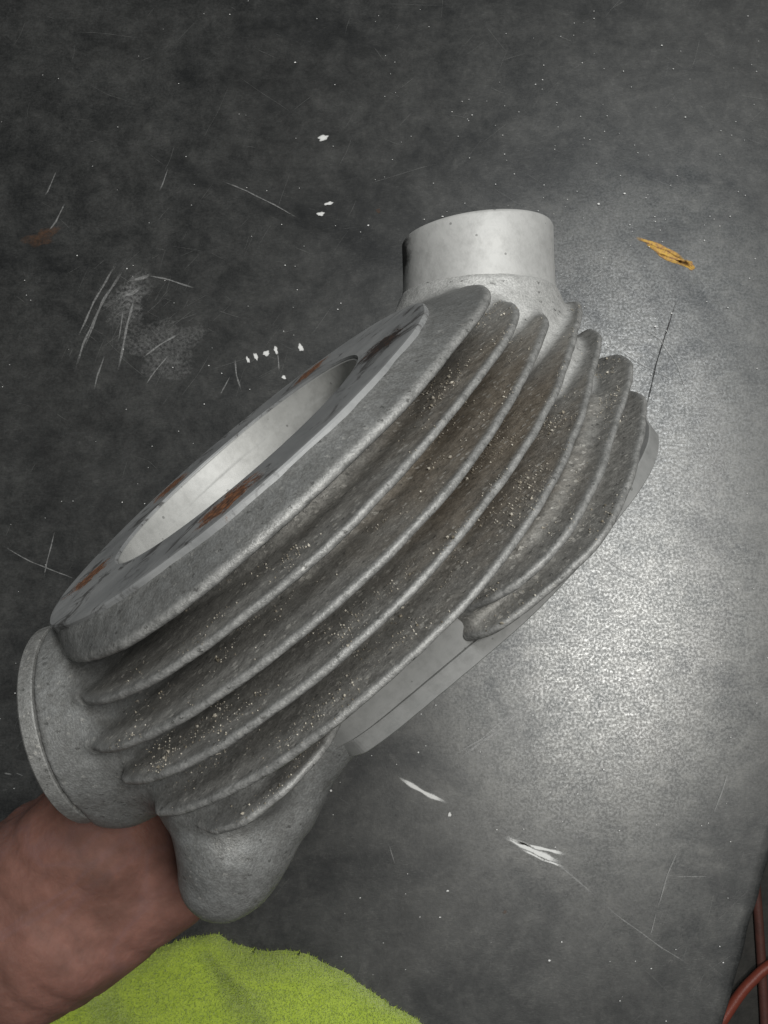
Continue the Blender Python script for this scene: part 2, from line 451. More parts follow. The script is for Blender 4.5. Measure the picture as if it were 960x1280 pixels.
# ------------------------------------------------------------------ the casting
# outline of each fin in its own plane (mm, about the bore axis): (angle deg, radius)
FIN = [
 (5.4, 2.2, [(164,50.5),(148,53),(132,56),(120,58.6),(108,59.2),(95,57.2),(84,55.8),(75,55.3),(66,55.2),(57,55.8),(48,56),(38,56.6),(31,58.3),(24,60.3),(17,61.5),(4,62.5),(-11,63.2),(-29,69),(-38,71),(-48,66),(-62,58),(-90,55),(-130,54),(-170,50),(178,48)]),
 (13.5, 0.80, [(165,40),(162,51),(158,55),(147,56.6),(137,57.6),(128,58),(119,58.4),(110,57.6),(98,57),(86,56.5),(74,55.3),(62,53.8),(50,54),(41,55),(31,57),(23,59.8),(11,63.6),(6,65),(-1,66.6),(-16,69),(-30,70),(-42,66),(-60,58),(-90,55),(-130,54),(-170,46),(172,40)]),
 (21.2, 0.80, [(162,42),(159,56),(155,60.5),(146,61.3),(137,61.2),(129,60.4),(121,59.8),(113,58.9),(98,57.7),(85,56.7),(68,56),(50,55.6),(38,56),(28,57.6),(16,61.2),(7,65.6),(0,70),(-5,72.4),(-17,75),(-28,74),(-45,64),(-60,57),(-90,55),(-130,54),(-175,46),(170,42)]),
 (28.7, 0.80, [(157,44),(153,57),(148.5,62),(138,62.3),(130,61.5),(119,60.1),(112,58.9),(104,57.8),(91,56.4),(78,55.5),(65,54.3),(52,54.2),(40,55.7),(27,58.4),(11,64.5),(2,70),(-6,77),(-12,84.5),(-17,90.5),(-22,93),(-28,84),(-45,64),(-60,57),(-90,55),(-130,54),(-175,46),(165,43)]),
 (37.0, 0.80, [(155,44),(151,58),(146,62.6),(138,62.2),(129,61),(122,59.9),(114,58.9),(107,57.7),(98,56.3),(90,55.8),(77,55.7),(69,55.4),(55,55.2),(41,56.3),(24,59.2),(9,65.5),(0,71),(-6,77),(-14,87),(-20,92),(-26,86),(-45,64),(-60,57),(-90,55),(-130,54),(-175,46),(163,43)]),
 (44.0, 0.80, [(160,50),(145,58),(136,61.5),(128,60.5),(119,55.5),(114,50.5),(110.5,46),(108.5,40),(107,33),(68.5,33),(67,42),(65,46.5),(60,51.3),(53,55.4),(45,57.7),(37,58.9),(21,63),(10,68.4),(2,75.1),(-7,84),(-14,88),(-20,88),(-27,80),(-45,62),(-60,54),(-90,50),(-130,50),(-175,48)]),
 (49.4, 0.80, [(160,40),(110,33),(71.5,33),(70.6,38),(69.2,42.5),(67,45.4),(63.5,47.6),(57,51),(50,55.6),(45,59),(39,61.1),(31,62.8),(17,67.5),(6,73.4),(-1,78.4),(-7,80),(-14,78),(-27,70),(-45,58),(-60,50),(-90,46),(-130,44),(-175,40)]),
]
def polar_table(pts, smooth=5, it=3):
    a = np.radians([p[0] for p in pts]); r = np.array([p[1] for p in pts], float)
    o = np.argsort(a); a = a[o]; r = r[o]
    th = np.linspace(-math.pi, math.pi, 721)
    R = np.interp(th, np.concatenate([a-2*math.pi, a, a+2*math.pi]), np.tile(r, 3))
    R = R[:-1]
    for _ in range(it):
        k = np.ones(smooth)/smooth
        R = np.convolve(np.concatenate([R[-smooth:], R, R[:smooth]]), k, 'same')[smooth:-smooth]
    R = np.concatenate([R, R[:1]])
    return th, R.astype(np.float32), np.gradient(R, th).astype(np.float32)
TAB = [polar_table(f[2], 3 if i < 5 else 5, 2) for i, f in enumerate(FIN)]
FLANGE = [(172,36),(150,36.4),(135,36.2),(127,34.8),(120,37.6),(114,38.6),(105,37.6),(96,36.7),(87,36.6),(78,37.4),(70,38.9),(63,40.9),(55,43.8),(45,48),(36,53),(28,58.2),(23,62.6),(18,66.6),(13,70),(7,73),(-2,75.4),(-10,74),(-20,66),(-35,53),(-60,42),(-90,38),(-130,37),(-170,36)]
TFL = polar_table(FLANGE, 3)
TWEB = (TAB[6][0], np.maximum(TAB[6][1]-np.interp(np.degrees(TAB[6][0]), [-180, 40, 60, 70, 75, 180], [9.5, 9.5, 6.5, 4.5, 4.5, 4.5]), 33.5), TAB[6][2])

PIPE_P = (71.8, -36.1, 9.6); PIPE_N = np.array((0.622, -0.232, -0.748)); PIPE_N = PIPE_N/np.linalg.norm(PIPE_N)
PORT_P = (-60.4, 4.6, 21.6); PORT_N = np.array((-0.911, -0.181, -0.364)); PORT_N = PORT_N/np.linalg.norm(PORT_N)

def plate(rho, th, w_, tab, zc, hh, draft=0.0, rnd=0.6):
    R = np.interp(th, tab[0], tab[1]); g = np.interp(th, tab[0], tab[2])
    dr = (rho-R)/np.sqrt(1+(g/np.maximum(rho, 20))**2)
    q = np.abs(w_-zc)-(hh+draft*np.clip(-dr, 0, 30))
    a = dr+rnd; b = q+rnd
    return np.sqrt(np.maximum(a, 0)**2+np.maximum(b, 0)**2)+np.minimum(np.maximum(a, b), 0)-rnd

def parts(u, v, w_):
    rho = np.sqrt(u*u+v*v); th = np.arctan2(v, u)
    d = {}
    # lumpy sand-cast wander
    n1 = vnoise(u, v, w_, 9.0, 1); n2 = vnoise(u, v, w_, 3.2, 2); n3 = vnoise(u, v, w_, 1.5, 3)
    cast = 0.16*n1+0.16*n2+0.10*n3
    Rb = 38.0+(35.0-38.0)*np.clip((w_-34)/7, 0, 1)
    a = rho-Rb; b = np.abs(w_-28)-25.5
    d['barrel'] = np.maximum(a, b)
    for i, (z, hh, _) in enumerate(FIN):
        if i == 0:
            R = np.interp(th, TAB[0][0], TAB[0][1])
            k = np.clip((rho-49.5)/np.maximum(R-49.5, 2), 0, 1)
            top = 0.9+4.1*k
            dr = rho-R
            q = np.maximum(top-w_, w_-6.6)*0.9
            rnd = 0.8; aa = dr+rnd; bb = q+rnd
            d['fin0'] = np.sqrt(np.maximum(aa, 0)**2+np.maximum(bb, 0)**2)+np.minimum(np.maximum(aa, bb), 0)-rnd+cast*0.5
        else:
            d['fin%d' % i] = plate(rho, th, w_+0.12*n1, TAB[i], z, hh, 0.032, 0.72)+cast*0.38
    # solid web between the two lowest fins
    d['web'] = plate(rho, th, w_, TWEB, 45.5, 4.5, 0, 1.5)+cast*0.2
    fl = cyl(u, v, w_, PIPE_P, PIPE_N, -34, -3.5, 29, 19.6, 1.5)+cast*0.8
    d['stub_neck'] = fl
    # port boss
    d['boss'] = cyl(u, v, w_, PORT_P, PORT_N, -40, -0.35, 22.3, 21.0, 0.35)+cast*0.5
    d['boss'] = smin(d['boss'], capsule(u, v, w_, (-48, 12, 36), (-62, 12.5, 37.0), 9.0, 7.0)+cast*0.4, 6.0)
    # hanging transfer bulge
    lb = capsule(u, v, w_, (-22, 27, 49), (-36.7, 27.5, 53.5), 6.0, 8.5)
    lb = smin(lb, capsule(u, v, w_, (-36.7, 27.5, 53.0), (-47.0, 29.6, 53.2), 8.2, 10.4), 4)
    lb = smin(lb, capsule(u, v, w_, (-47.0, 29.6, 53.2), (-53.8, 30.3, 57.6), 10.2, 8.2), 4)
    lb = smin(lb, capsule(u, v, w_, (-46.0, 29.6, 56.3), (-50, 30, 57.6), 8.2, 8.4), 3)
    lb = smin(lb, capsule(u, v, w_, (-40, 8, 46), (-44, 26, 50), 9, 9), 6)
    lb = smin(lb, capsule(u, v, w_, (-46, 28, 42), (-34, 36, 44), 7, 6), 5)
    d['bulge'] = lb+cast*0.55
    # lug at the back, glimpsed between boss and bulge
    d['lug'] = capsule(u, v, w_, (-42, -4, 46), (-55, 0, 47), 9, 6.0)+cast*0.4
    return d, rho, th, cast

def casting(u, v, w_):
    d, rho, th, cast = parts(u, v, w_)
    b = smin(d['barrel'], d['boss'], 7.0)
    b = smin(b, d['bulge'], 9.0)
    b = smin(b, d['lug'], 3.0)
    b = smin(b, d['stub_neck'], 4.0)
    b = smin(b, d['web'], 1.5)
    for i in range(len(FIN)):
        b = smin(b, d['fin%d' % i], 2.8)
    # room for the bore liner, the gasket ring, the ports
    b = smax(b, -(rho-33.1), 0.3)
    b = np.maximum(b, -np.maximum(rho-49.0, w_-2.2))
    p1 = cyl(u, v, w_, PIPE_P, PIPE_N, -30, 30, 16.4)
    p2 = cyl(u, v, w_, PORT_P, PORT_N, -30, 10, 14.0)
    b = np.maximum(b, -np.minimum(p1, p2))
    return b

V, Q = mesh_sdf(casting, (-84, -64, -24), (104, 66, 74), 0.52)
full = np_mesh('tmp', V, Q)
N = np.zeros(len(V)*3, np.float32)
full.vertex_normals.foreach_get('vector', N); N = N.reshape(-1, 3)
bpy.data.meshes.remove(full)
d, rho, th, _ = parts(V[:, 0], V[:, 1], V[:, 2])
names = ['barrel', 'boss', 'bulge', 'lug', 'stub_neck', 'web']+['fin%d' % i for i in range(7)]
lab = np.stack([d[k] for k in names], 1).argmin(1)
pale = np.maximum(np.clip(1.15-d['stub_neck']/2.2, 0, 1), 0.5*(lab == 3))
# wear on the fin tips, dirt between the fins
wear = np.zeros(len(V), np.float32); gap = np.zeros(len(V), np.float32)
for i in range(7):
    R = np.interp(th, TAB[i][0], TAB[i][1])
    near = np.abs(d['fin%d' % i]) < 0.9
    wear = np.maximum(wear, np.where(near, np.clip(1.1-(R-rho)/1.0, 0, 1), 0))
    if i > 0:
        # keep the dirt off the flanks of the boss and the bulge
        clear = np.clip((np.minimum(d['boss'], np.minimum(d['bulge'], d['stub_neck']))-0.5)/6.0, 0, 1)
        gap = np.maximum(gap, np.where(near, np.clip((R-rho-0.4)/1.6, 0, 1), 0)*clear)
gap = np.maximum(gap, ((lab == 0) & (V[:, 2] < 38) & (V[:, 2] > 8)).astype(np.float32)*np.clip((d['boss']-1)/8, 0, 1))
webm = np.abs(d['web']) < 0.9
gap = np.maximum(gap, np.where(webm & (V[:, 2] > 40) & (N[:, 2] < 0.6), 0.95, 0))
R0 = np.interp(th, TAB[0][0], TAB[0][1])
f0 = (lab == names.index('fin0')) & (N[:, 2] < 0)
wear = np.where(f0, np.maximum(0.3*np.clip(1-np.abs(rho-50.6)/0.9, 0, 1), np.clip(1.1-(R0-rho)/0.9, 0, 1)), wear)
FL = lab[Q[:, 0]]
for k in range(1, 4):      # settle the seams
    FL = np.where(lab[Q[:, k]] == lab[Q[:, (k+1) % 4]], lab[Q[:, k]], FL)

root = bpy.data.objects.new('engine_cylinder', None); C.objects.link(root)
root.matrix_world = MW
root.empty_display_size = 0.02
tag(root, 'finned grey cast aluminium engine cylinder held over the workbench', 'engine part')
pn = {'barrel': 'barrel', 'boss': 'port_boss', 'bulge': 'transfer_bulge', 'lug': 'lug', 'stub_neck': 'stub_neck', 'web': 'fin_web'}
made = {}
for k in range(len(names)):
    sel = Q[FL == k]
    if len(sel) == 0: continue
    ids, inv = np.unique(sel.ravel(), return_inverse=True)
    nm, mt = pn.get(names[k], 'cooling_fin'), M_cast
    me = np_mesh(nm, V[ids]*MM, inv.reshape(-1, 4), N[ids])
    fattr(me, 'wear', wear[ids]); fattr(me, 'gap', gap[ids]); fattr(me, 'pale', pale[ids])
    o = link(nm, me, mt, root)
    made[k] = o
# round cover flange on the port boss, butted with a hairline gap
def lathe(prof, seg=96):
    Vv = []; Ff = []; n = len(prof)
    for i in range(seg):
        a = 2*math.pi*i/seg
        for (r, z) in prof: Vv.append((r*math.cos(a), r*math.sin(a), z))
    for i in range(seg):
        for j in range(n-1):
            a = i*n+j; b = ((i+1) % seg)*n+j
            Ff.append((a, b, b+1, a+1))
    return np.array(Vv), np.array(Ff)
LV, LF = lathe([(13.8, 0.1), (20.3, 0.05), (20.75, 0.15), (20.95, 0.4), (21.0, 1.6), (20.95, 3.0), (20.6, 3.4), (20.0, 3.5), (14.2, 3.5), (13.8, 4.6), (13.8, 0.1)], 200)
zq = Vector(PORT_N).to_track_quat('Z', 'Y').to_matrix()
LV = np.array([zq @ Vector(p)+Vector(PORT_P) for p in LV])
pf = link('port_flange', np_mesh('port_flange', LV*MM, LF, smooth=False), M_cast, made[names.index('boss')])
fattr(pf.data, 'wear', np.zeros(len(LV))); fattr(pf.data, 'gap', np.full(len(LV), 0.25)); fattr(pf.data, 'pale', np.zeros(len(LV)))

# pipe stub: a turned tube whose mouth is cut slightly askew
SV, SF = lathe([(16.3, -8.0), (16.3, 10.6), (16.7, 11.2), (17.9, 11.4), (18.6, 11.1), (18.95, 10.4), (18.9, 4.0), (19.0, -2.0), (19.25, -3.4), (19.1, -8.0)], 128)
SV = np.array(SV)
SV[:, 2] += np.where(SV[:, 2] > 8, 1.0, 0.0)*0.0
xl = AX_U*PIPE_N[0]+AX_V*PIPE_N[1]+AX_A*PIPE_N[2]
zq2 = Vector(PIPE_N).to_track_quat('Z', 'Y').to_matrix()
rightv = Vector((0.76690212, 0.16994129, 0.61885466))      # picture-right in casting axes
lx = zq2.transposed() @ rightv
sl = (SV[:, 0]*lx.x+SV[:, 1]*lx.y)*0.075*np.clip((SV[:, 2])/11.0, 0, 1)
SV[:, 2] += sl
SV = np.array([zq2 @ Vector(p)+Vector(PIPE_P) for p in SV])
tag(link('pipe_stub', np_mesh('pipe_stub', SV*MM, SF), M_pipe, made[names.index('stub_neck')]), 'pale blasted round pipe stub')
# gasket ring and bore liner
GVr, GFr = lathe([(32.6, 2.9), (32.6, 0.5), (32.95, 0.05), (34, 0.0), (36.5, 0.0), (40.5, 0.0), (45, 0.0), (48.9, 0.0), (49.7, 0.1), (50.0, 0.5), (50.0, 2.9)], 220)
ga = np.arctan2(GVr[:, 1], GVr[:, 0]); gr = np.hypot(GVr[:, 0], GVr[:, 1])
wob = 0.25*np.sin(4*ga+1)+0.12*np.sin(11*ga+2)+0.06*np.sin(23*ga)
kk = np.where(gr > 48, 1+wob/50, 1.0)
GVr = GVr*np.stack([kk, kk, np.ones_like(kk)], 1)
gk = link('gasket_face', np_mesh('gasket_face', GVr*MM, GFr, smooth=False), M_gasket, root)
tag(gk, 'scraped ring face with rust spots round the bore')
BV, BF = lathe([(32.55, 0.65), (32.1, 0.6), (31.9, 0.9), (31.85, 4.6), (31.5, 5.2), (31.25, 5.6), (31.2, 30), (31.2, 54.2), (33.0, 54.2)], 180)
link('bore', np_mesh('bore', BV*MM, BF), M_bore, made[names.index('barrel')])
# base flange: plate with its own outline
def plate_mesh(tab, z0, z1, rin, bev=0.5, seg=360):
    thv = np.linspace(-math.pi, math.pi, seg, endpoint=False); Rv = np.interp(thv, tab[0], tab[1])
    prof = [(None, z0), (-bev, z0), (0, z0+bev), (0, z1-bev), (-bev, z1), (None, z1)]
    VV = []; n = len(prof)
    for a_, R_ in zip(thv, Rv):
        for o_, z_ in prof:
            r_ = rin if o_ is None else R_+o_
            VV.append((r_*math.cos(a_), r_*math.sin(a_), z_))
    FF = [(i*n+j, ((i+1) % seg)*n+j, ((i+1) % seg)*n+j+1, i*n+j+1) for i in range(seg) for j in range(n-1)]
    return np.array(VV), np.array(FF)
PV, PF = plate_mesh(TFL, 50.9, 54.6, 33.1, 0.25)
me = np_mesh('base_flange', PV*MM, PF, smooth=False)
link('base_flange', me, M_base, root)

# squared machined skirt between the lowest long fin and the base flange
sth = np.linspace(-math.pi, math.pi, 721)
sA = 36.0/np.maximum(np.abs(np.sin(sth)), 0.2); sB = np.where(np.cos(sth) > 0, 48.0, 38.5)
sR = np.maximum(smin(sA, sB, 2.0), 33.6)
sR = np.convolve(np.concatenate([sR[-10:-1], sR, sR[1:10]]), np.ones(9)/9, 'same')[9:-9]
PV, PF = plate_mesh((sth, sR), 38.0, 50.84, 33.1, 0.12)
link('skirt', np_mesh('skirt', PV*MM, PF, smooth=False), M_base, root)

# grit lying on the fins
def grit():
    cand = []
    for i in range(1, 7):
        R = np.interp(th, TAB[i][0], TAB[i][1])
        m = (lab == names.index('fin%d' % i)) & (N[:, 2] < -0.6) & (th > -0.5) & (th < 2.55) & (R-rho < 26)
        cand.append(np.argwhere(m).ravel())
    cand = np.concatenate(cand)
    # clumped: keep where a coarse noise is high
    cl = vnoise(V[cand, 0], V[cand, 1], V[cand, 2], 7.0, 11)
    p = np.clip(0.2+1.1*cl, 0.03, 1.2)**1.5; p /= p.sum()
    pick = rng.choice(cand, 2900, replace=False, p=p)
    oc = np.array([(1,0,0),(-1,0,0),(0,1,0),(0,-1,0),(0,0,1),(0,0,-1)], float)
    of = np.array([(0,2,4),(2,1,4),(1,3,4),(3,0,4),(2,0,5),(1,2,5),(3,1,5),(0,3,5)])
    VV = []; FF = []; tone = []
    for j, q in enumerate(pick):
        s = 0.08+0.15*rng.random()**2
        if rng.random() < 0.06: s *= 2.2
        A = rng.normal(size=(3, 3)); qm, _ = np.linalg.qr(A)
        VV.append((oc*rng.uniform(0.5, 1.2, (6, 1))*s) @ qm+V[q]+N[q]*s*0.4)
        FF.append(of+6*j); tone.append(np.full(6, rng.random()))
    me = np_mesh('grit', np.concatenate(VV)*MM, np.concatenate(FF), smooth=False)
    fattr(me, 'tone', np.concatenate(tone))
    return me
t = NT('grit_crumbs')
M_grit = t.set(Base_Color=t.ramp(t.attr('tone'), [(0.0, (0.08, 0.07, 0.05)), (0.25, (0.24, 0.21, 0.16)), (1.0, (0.55, 0.52, 0.45))]), Roughness=0.8)
tag(link('grit', grit(), M_grit, root), kind='stuff')
# one dry grass straw stuck across the second fin gap
def tube(pts, r, seg=8, close=True):
    pts = [Vector(p) for p in pts]; VV = []; FF = []
    n = len(pts)
    up = Vector((0.123, 0.31, 0.94))
    for i, p in enumerate(pts):
        tdir = (pts[min(i+1, n-1)]-pts[max(i-1, 0)]).normalized()
        x = tdir.cross(up).normalized(); y = tdir.cross(x)
        rr = r(i/(n-1)) if callable(r) else r
        for k in range(seg):
            a = 2*math.pi*k/seg
            VV.append(p+x*math.cos(a)*rr+y*math.sin(a)*rr)
    for i in range(n-1):
        for k in range(seg):
            a = i*seg+k; b = i*seg+(k+1) % seg
            FF.append((a, b, b+seg, a+seg))
    return np.array([tuple(q) for q in VV]), np.array(FF)

# ------------------------------------------------------------------ the hand, one continuous skin
def hand(u, v, w_):
    ch = [
     ((-330,-56,18),(-128,-21,53),35,20.0),
     ((-128,-21,53),(-108,-20,57.5),20.0,21),
     ((-112,-14,60),(-56,-19,62),17,11),
     ((-112,-22,60),(-49,-27,65),16,11),
     ((-112,-32,58),(-49,-38,65),16,10.5),
     ((-110,-40,55),(-55,-48,62),15,9.5),
     ((-112,-14,50),(-84,-8,50),17,15),
     ((-112,-10,61),(-80,-8,69.5),14.5,10.5),
     ((-150,-6,50),(-104,4,55),5.5,5.0),
     ((-150,-4,62),(-102,4,64),5.0,4.5),
    ]
    r = None
    for p, q, r0, r1 in ch:
        c = capsule(u, v, w_, p, q, r0, r1)
        r = c if r is None else smin(r, c, 9)
    fing = [
     [(-56,-19,62,9.6),(-27,-15,63.5,8.4),(-20,-8,50,7.8),(-22,-5,32,6.6)],
     [(-49,-27,65,9.6),(-20,-24,66,8.8),(-12,-15,49,7.9),(-15,-14,28,6.7)],
     [(-49,-38,65,9.4),(-20,-37,66,8.4),(-3,-27,56,7.5),(-3,-22,37,6.4)],
     [(-55,-48,62,8.6),(-30,-53,63,7.6),(-12,-52,59,6.8),(2,-48,56,6.0)],
     [(-88,-10,48,14.0),(-70,-28,42,11.0),(-56,-39,34,9.4),(-43,-46,27,8.0)],
    ]
    for f in fing:
        c = None
        for a, b in zip(f[:-1], f[1:]):
            s = capsule(u, v, w_, a[:3], b[:3], a[3], b[3])
            c = s if c is None else smin(c, s, 2.0)
        r = smin(r, c, 3.5)
    for c0, k0, wd in ((-113, 0.10, 1.3), (-107, 0.12, 1.1), (-97, -0.35, 1.5), (-84, -0.55, 1.4)):
        r = r+0.55*np.exp(-(((u-c0)+k0*(w_-58)+0.8*np.sin(w_*0.35))/wd)**2)
    return r+0.5*vnoise(u, v, w_, 24, 21)+0.12*vnoise(u, v, w_, 4, 22)
HV, HQ = mesh_sdf(hand, (-372, -100, -24), (28, 30, 104), 1.4)
hp = link('person', np_mesh('person', HV*MM, HQ), M_skin)
hp.matrix_world = MW
tag(hp, 'bare hand and wrist reaching in from the left, holding the casting from below', 'person')
# dark cuff round the forearm
cp = [Vector((-136+(-215)*t_, -22.4-37.2*t_, 51.6-37.2*t_)) for t_ in np.linspace(0, 1, 60)]
CV, CF = tube(cp, lambda s: 27.5+17*s+0.7*math.sin(s*70)-1.0*math.exp(-s*60), 56)
for i in range(len(CV)):
    CV[i] += 0.7*math.sin(i*0.37)*np.array((0, 1, 1))*0.5
CV[:, 0] += 0.5*(CV[:, 2]-52)
cu = link('sleeve', np_mesh('sleeve', CV*MM, CF), mat_plain('dark_cotton', (0.022, 0.024, 0.026), 0.9, 0, 1400, 0.6, 0.0006, (0.04, 0.042, 0.045), 300), hp)
sm = cu.modifiers.new('thickness', 'SOLIDIFY'); sm.thickness = 0.0018

# ------------------------------------------------------------------ green microfibre cloth on the bench
def cloth():
    top = [(-150,1275),(-60,1262),(20,1245),(100,1222),(180,1190),(262,1168),(296,1181),(330,1188),(370,1189),(405,1203),(440,1222),(470,1244),(500,1262),(545,1290),(610,1345),(650,1420)]
    pts = [Vector((float(x), float(y))) for x, y in top]; sm_ = []
    for i in range(len(pts)-1):
        a, b, c, d_ = pts[max(i-1, 0)], pts[i], pts[i+1], pts[min(i+2, len(pts)-1)]
        for q in range(6):
            x = q/6
            sm_.append(0.5*((2*b)+(c-a)*x+(2*a-5*b+4*c-d_)*x*x+(3*b-a-3*c+d_)*x**3))
    sm_.append(pts[-1])
    outline = [(table_pt(p.x, p.y).x*1000, table_pt(p.x, p.y).y*1000) for p in sm_]
    outline += [(outline[-1][0], outline[-1][1]-70), (outline[0][0], outline[-1][1]-70)]
    P = np.array(outline, float)
    step = 1.3
    xs = np.arange(P[:, 0].min()-5, P[:, 0].max()+5, step); ys = np.arange(P[:, 1].min()-5, P[:, 1].max()+5, step)
    X, Y = np.meshgrid(xs, ys, indexing='ij')
    # signed distance to the outline
    dm = np.full(X.shape, 1e9); inside = np.zeros(X.shape, bool)
    for i in range(len(P)):
        a = P[i]; b = P[(i+1) % len(P)]; e = b-a
        t_ = np.clip(((X-a[0])*e[0]+(Y-a[1])*e[1])/(e@e), 0, 1)
        dm = np.minimum(dm, np.hypot(X-a[0]-t_*e[0], Y-a[1]-t_*e[1]))
        cr = ((a[1] > Y) != (b[1] > Y)) & (X < (b[0]-a[0])*(Y-a[1])/(b[1]-a[1]+1e-9)+a[0])
        inside ^= cr
    s = np.where(inside, dm, -dm)
    x_, y_ = X.ravel(), Y.ravel(); z0 = np.zeros_like(x_)
    f1 = vnoise(x_*0.8+y_*0.5, y_*0.6-x_*0.3, z0, 26, 31).reshape(X.shape)
    f2 = vnoise(x_, y_, z0, 11, 32).reshape(X.shape)
    k = np.clip(s/9, 0, 1)
    Hh = np.sqrt(np.clip(1-(1-k)**2, 0, 1))*(9+0.10*np.clip(s, 0, 60))+k*(7.0*f1+1.6*f2)+k*4.0*np.sin((X*0.9+Y*0.55)/9.5+1.3*f1)
    Hh = np.maximum(Hh, 0.2)
    keep = s > -1.6
    vid = np.full(X.shape, -1); vid[keep] = np.arange(keep.sum())
    gx, gy = np.gradient(s, step)
    gl = np.hypot(gx, gy)+1e-6
    mv = np.where(s < 0, -s, 0)
    wv = 0.25*np.sin(X*0.45)+0.15*np.sin(Y*0.9+X*0.4)
    X = X+gx/gl*(mv+np.where(s < 0.3, wv, 0)); Y = Y+gy/gl*(mv+np.where(s < 0.3, wv, 0))
    VV = np.stack([X[keep], Y[keep], Hh[keep]], 1)
    q = np.stack([vid[:-1, :-1], vid[1:, :-1], vid[1:, 1:], vid[:-1, 1:]], -1).reshape(-1, 4)
    q = q[(q >= 0).all(1)]
    return VV, q
GV, GQ = cloth()
t = NT('green_microfibre')
gn = t.noise(160, 4, 0.7); gf = t.noise(1300, 3, 0.7)
gc = t.mix(t.ramp(gn, [(0.3, 0.0), (0.7, 1.0)]), (0.40, 0.53, 0.045), (0.54, 0.68, 0.085))
gc = t.mix(t.ramp(gf, [(0.35, 0.6), (0.65, 0.0)]), gc, (0.30, 0.41, 0.035))
t.set(Base_Color=gc, Roughness=0.95, Normal=t.bump(gf, 0.8, 0.0012))
t.p.inputs['Sheen Weight'].default_value = 0.4
M_cloth = t.m
clo = link('cleaning_cloth', np_mesh('cleaning_cloth', GV*MM, GQ), M_cloth)
tag(clo, 'yellow-green fuzzy microfibre cloth on the bench below the hand', 'cloth')
def pile():
    nf = 120000
    ar = rng.integers(0, len(GQ), nf)
    w4 = rng.random((nf, 2))
    q = GQ[ar]
    p = (GV[q[:, 0]]*(1-w4[:, :1])+GV[q[:, 1]]*w4[:, :1])*(1-w4[:, 1:])+(GV[q[:, 3]]*(1-w4[:, :1])+GV[q[:, 2]]*w4[:, :1])*w4[:, 1:]
    e1 = GV[q[:, 1]]-GV[q[:, 0]]; e2 = GV[q[:, 3]]-GV[q[:, 0]]
    n = np.cross(e1, e2); n /= np.linalg.norm(n, axis=1)[:, None]
    dirv = n+rng.normal(0, 0.6, (nf, 3)); dirv /= np.linalg.norm(dirv, axis=1)[:, None]
    side = np.cross(dirv, rng.normal(size=(nf, 3))); side /= np.linalg.norm(side, axis=1)[:, None]
    L = rng.uniform(0.9, 2.2, (nf, 1)); W = 0.15
    VV = np.stack([p-side*W, p+side*W, p+dirv*L], 1).reshape(-1, 3)
    return np_mesh('pile', VV*MM, np.arange(nf*3).reshape(-1, 3), smooth=False)
tag(link('pile', pile(), M_cloth, clo), kind='stuff')

# ------------------------------------------------------------------ red hoses on the floor beyond the table edge
def floor_pt(px, py, z=-0.775):
    dx, dy = (px-480)/1150., (py-640)/1150.
    t_ = (H-z)/(dy*math.sin(TAU)+math.cos(TAU))
    p = cw((dx*t_, dy*t_, t_))
    return Vector((p.x, p.y, z))
M_hose = mat_plain('red_rubber', (0.33, 0.075, 0.045), 0.45, 0, 300, 0.2, 0.002, (0.25, 0.055, 0.035), 60)
M_hose2 = mat_plain('brown_red_rubber', (0.16, 0.06, 0.045), 0.6, 0, 300, 0.2, 0.002, (0.11, 0.045, 0.035), 60)
def spline(pts, n=60):
    out = []
    P = [pts[0]]+list(pts)+[pts[-1]]
    for i in range(1, len(P)-2):
        for k in range(n):
            s = k/n
            a, b, c, d_ = P[i-1], P[i], P[i+1], P[i+2]
            out.append(0.5*((2*b)+(c-a)*s+(2*a-5*b+4*c-d_)*s*s+(3*b-a-3*c+d_)*s**3))
    out.append(P[-2])
    return out
for pts, r, m, nm, lb, zz in (
    ([(840,1420),(885,1310),(912,1262),(938,1228),(975,1200),(1060,1170),(1200,1190)], 0.0062, M_hose, 'air_hose', 'bright red hose curving across the floor past the bench edge', -0.762),
    ([(938,1040),(946,1120),(951,1190),(955,1260),(960,1330),(985,1450)], 0.0055, M_hose2, 'air_hose', 'dull brownish red hose lying straight under the bright red hose', -0.7745)):
    P3 = spline([floor_pt(x, y, zz) for x, y in pts], 24)
    tv, tf = tube(P3, r, 14)
    tag(link(nm, np_mesh(nm, tv, tf), m), lb, 'hose', 'hoses on the floor')

# ------------------------------------------------------------------ marks on the bench top
M_white = mat_mark('white_scrape', (0.70, 0.70, 0.68), 0.5, 1300, 0.34, 0.58)
M_grey = mat_mark('grey_scratch', (0.42, 0.42, 0.41), 0.45, 1100, 0.42, 0.78, peak=0.55)
M_faint = mat_mark('faint_scratch', (0.30, 0.30, 0.29), 0.5, 1300, 0.46, 0.85, peak=0.30)
M_yellow = mat_mark('yellow_paint', (0.62, 0.36, 0.02), 0.4, 800, 0.28, 0.5, (0.34, 0.16, 0.03))
M_rust = mat_mark('rust_stain', (0.20, 0.085, 0.03), 0.8, 500, 0.45, 1.0, (0.10, 0.05, 0.025), peak=0.6)
M_dark = mat_mark('dark_crack', (0.012, 0.012, 0.012), 0.7, 1500, 0.2, 0.5, peak=0.8)
mark_z = [0.00012]
def on_bench(x, y, margin=0.003):
    return (table_pt(x, y).xy-E0).dot(EN) < -margin
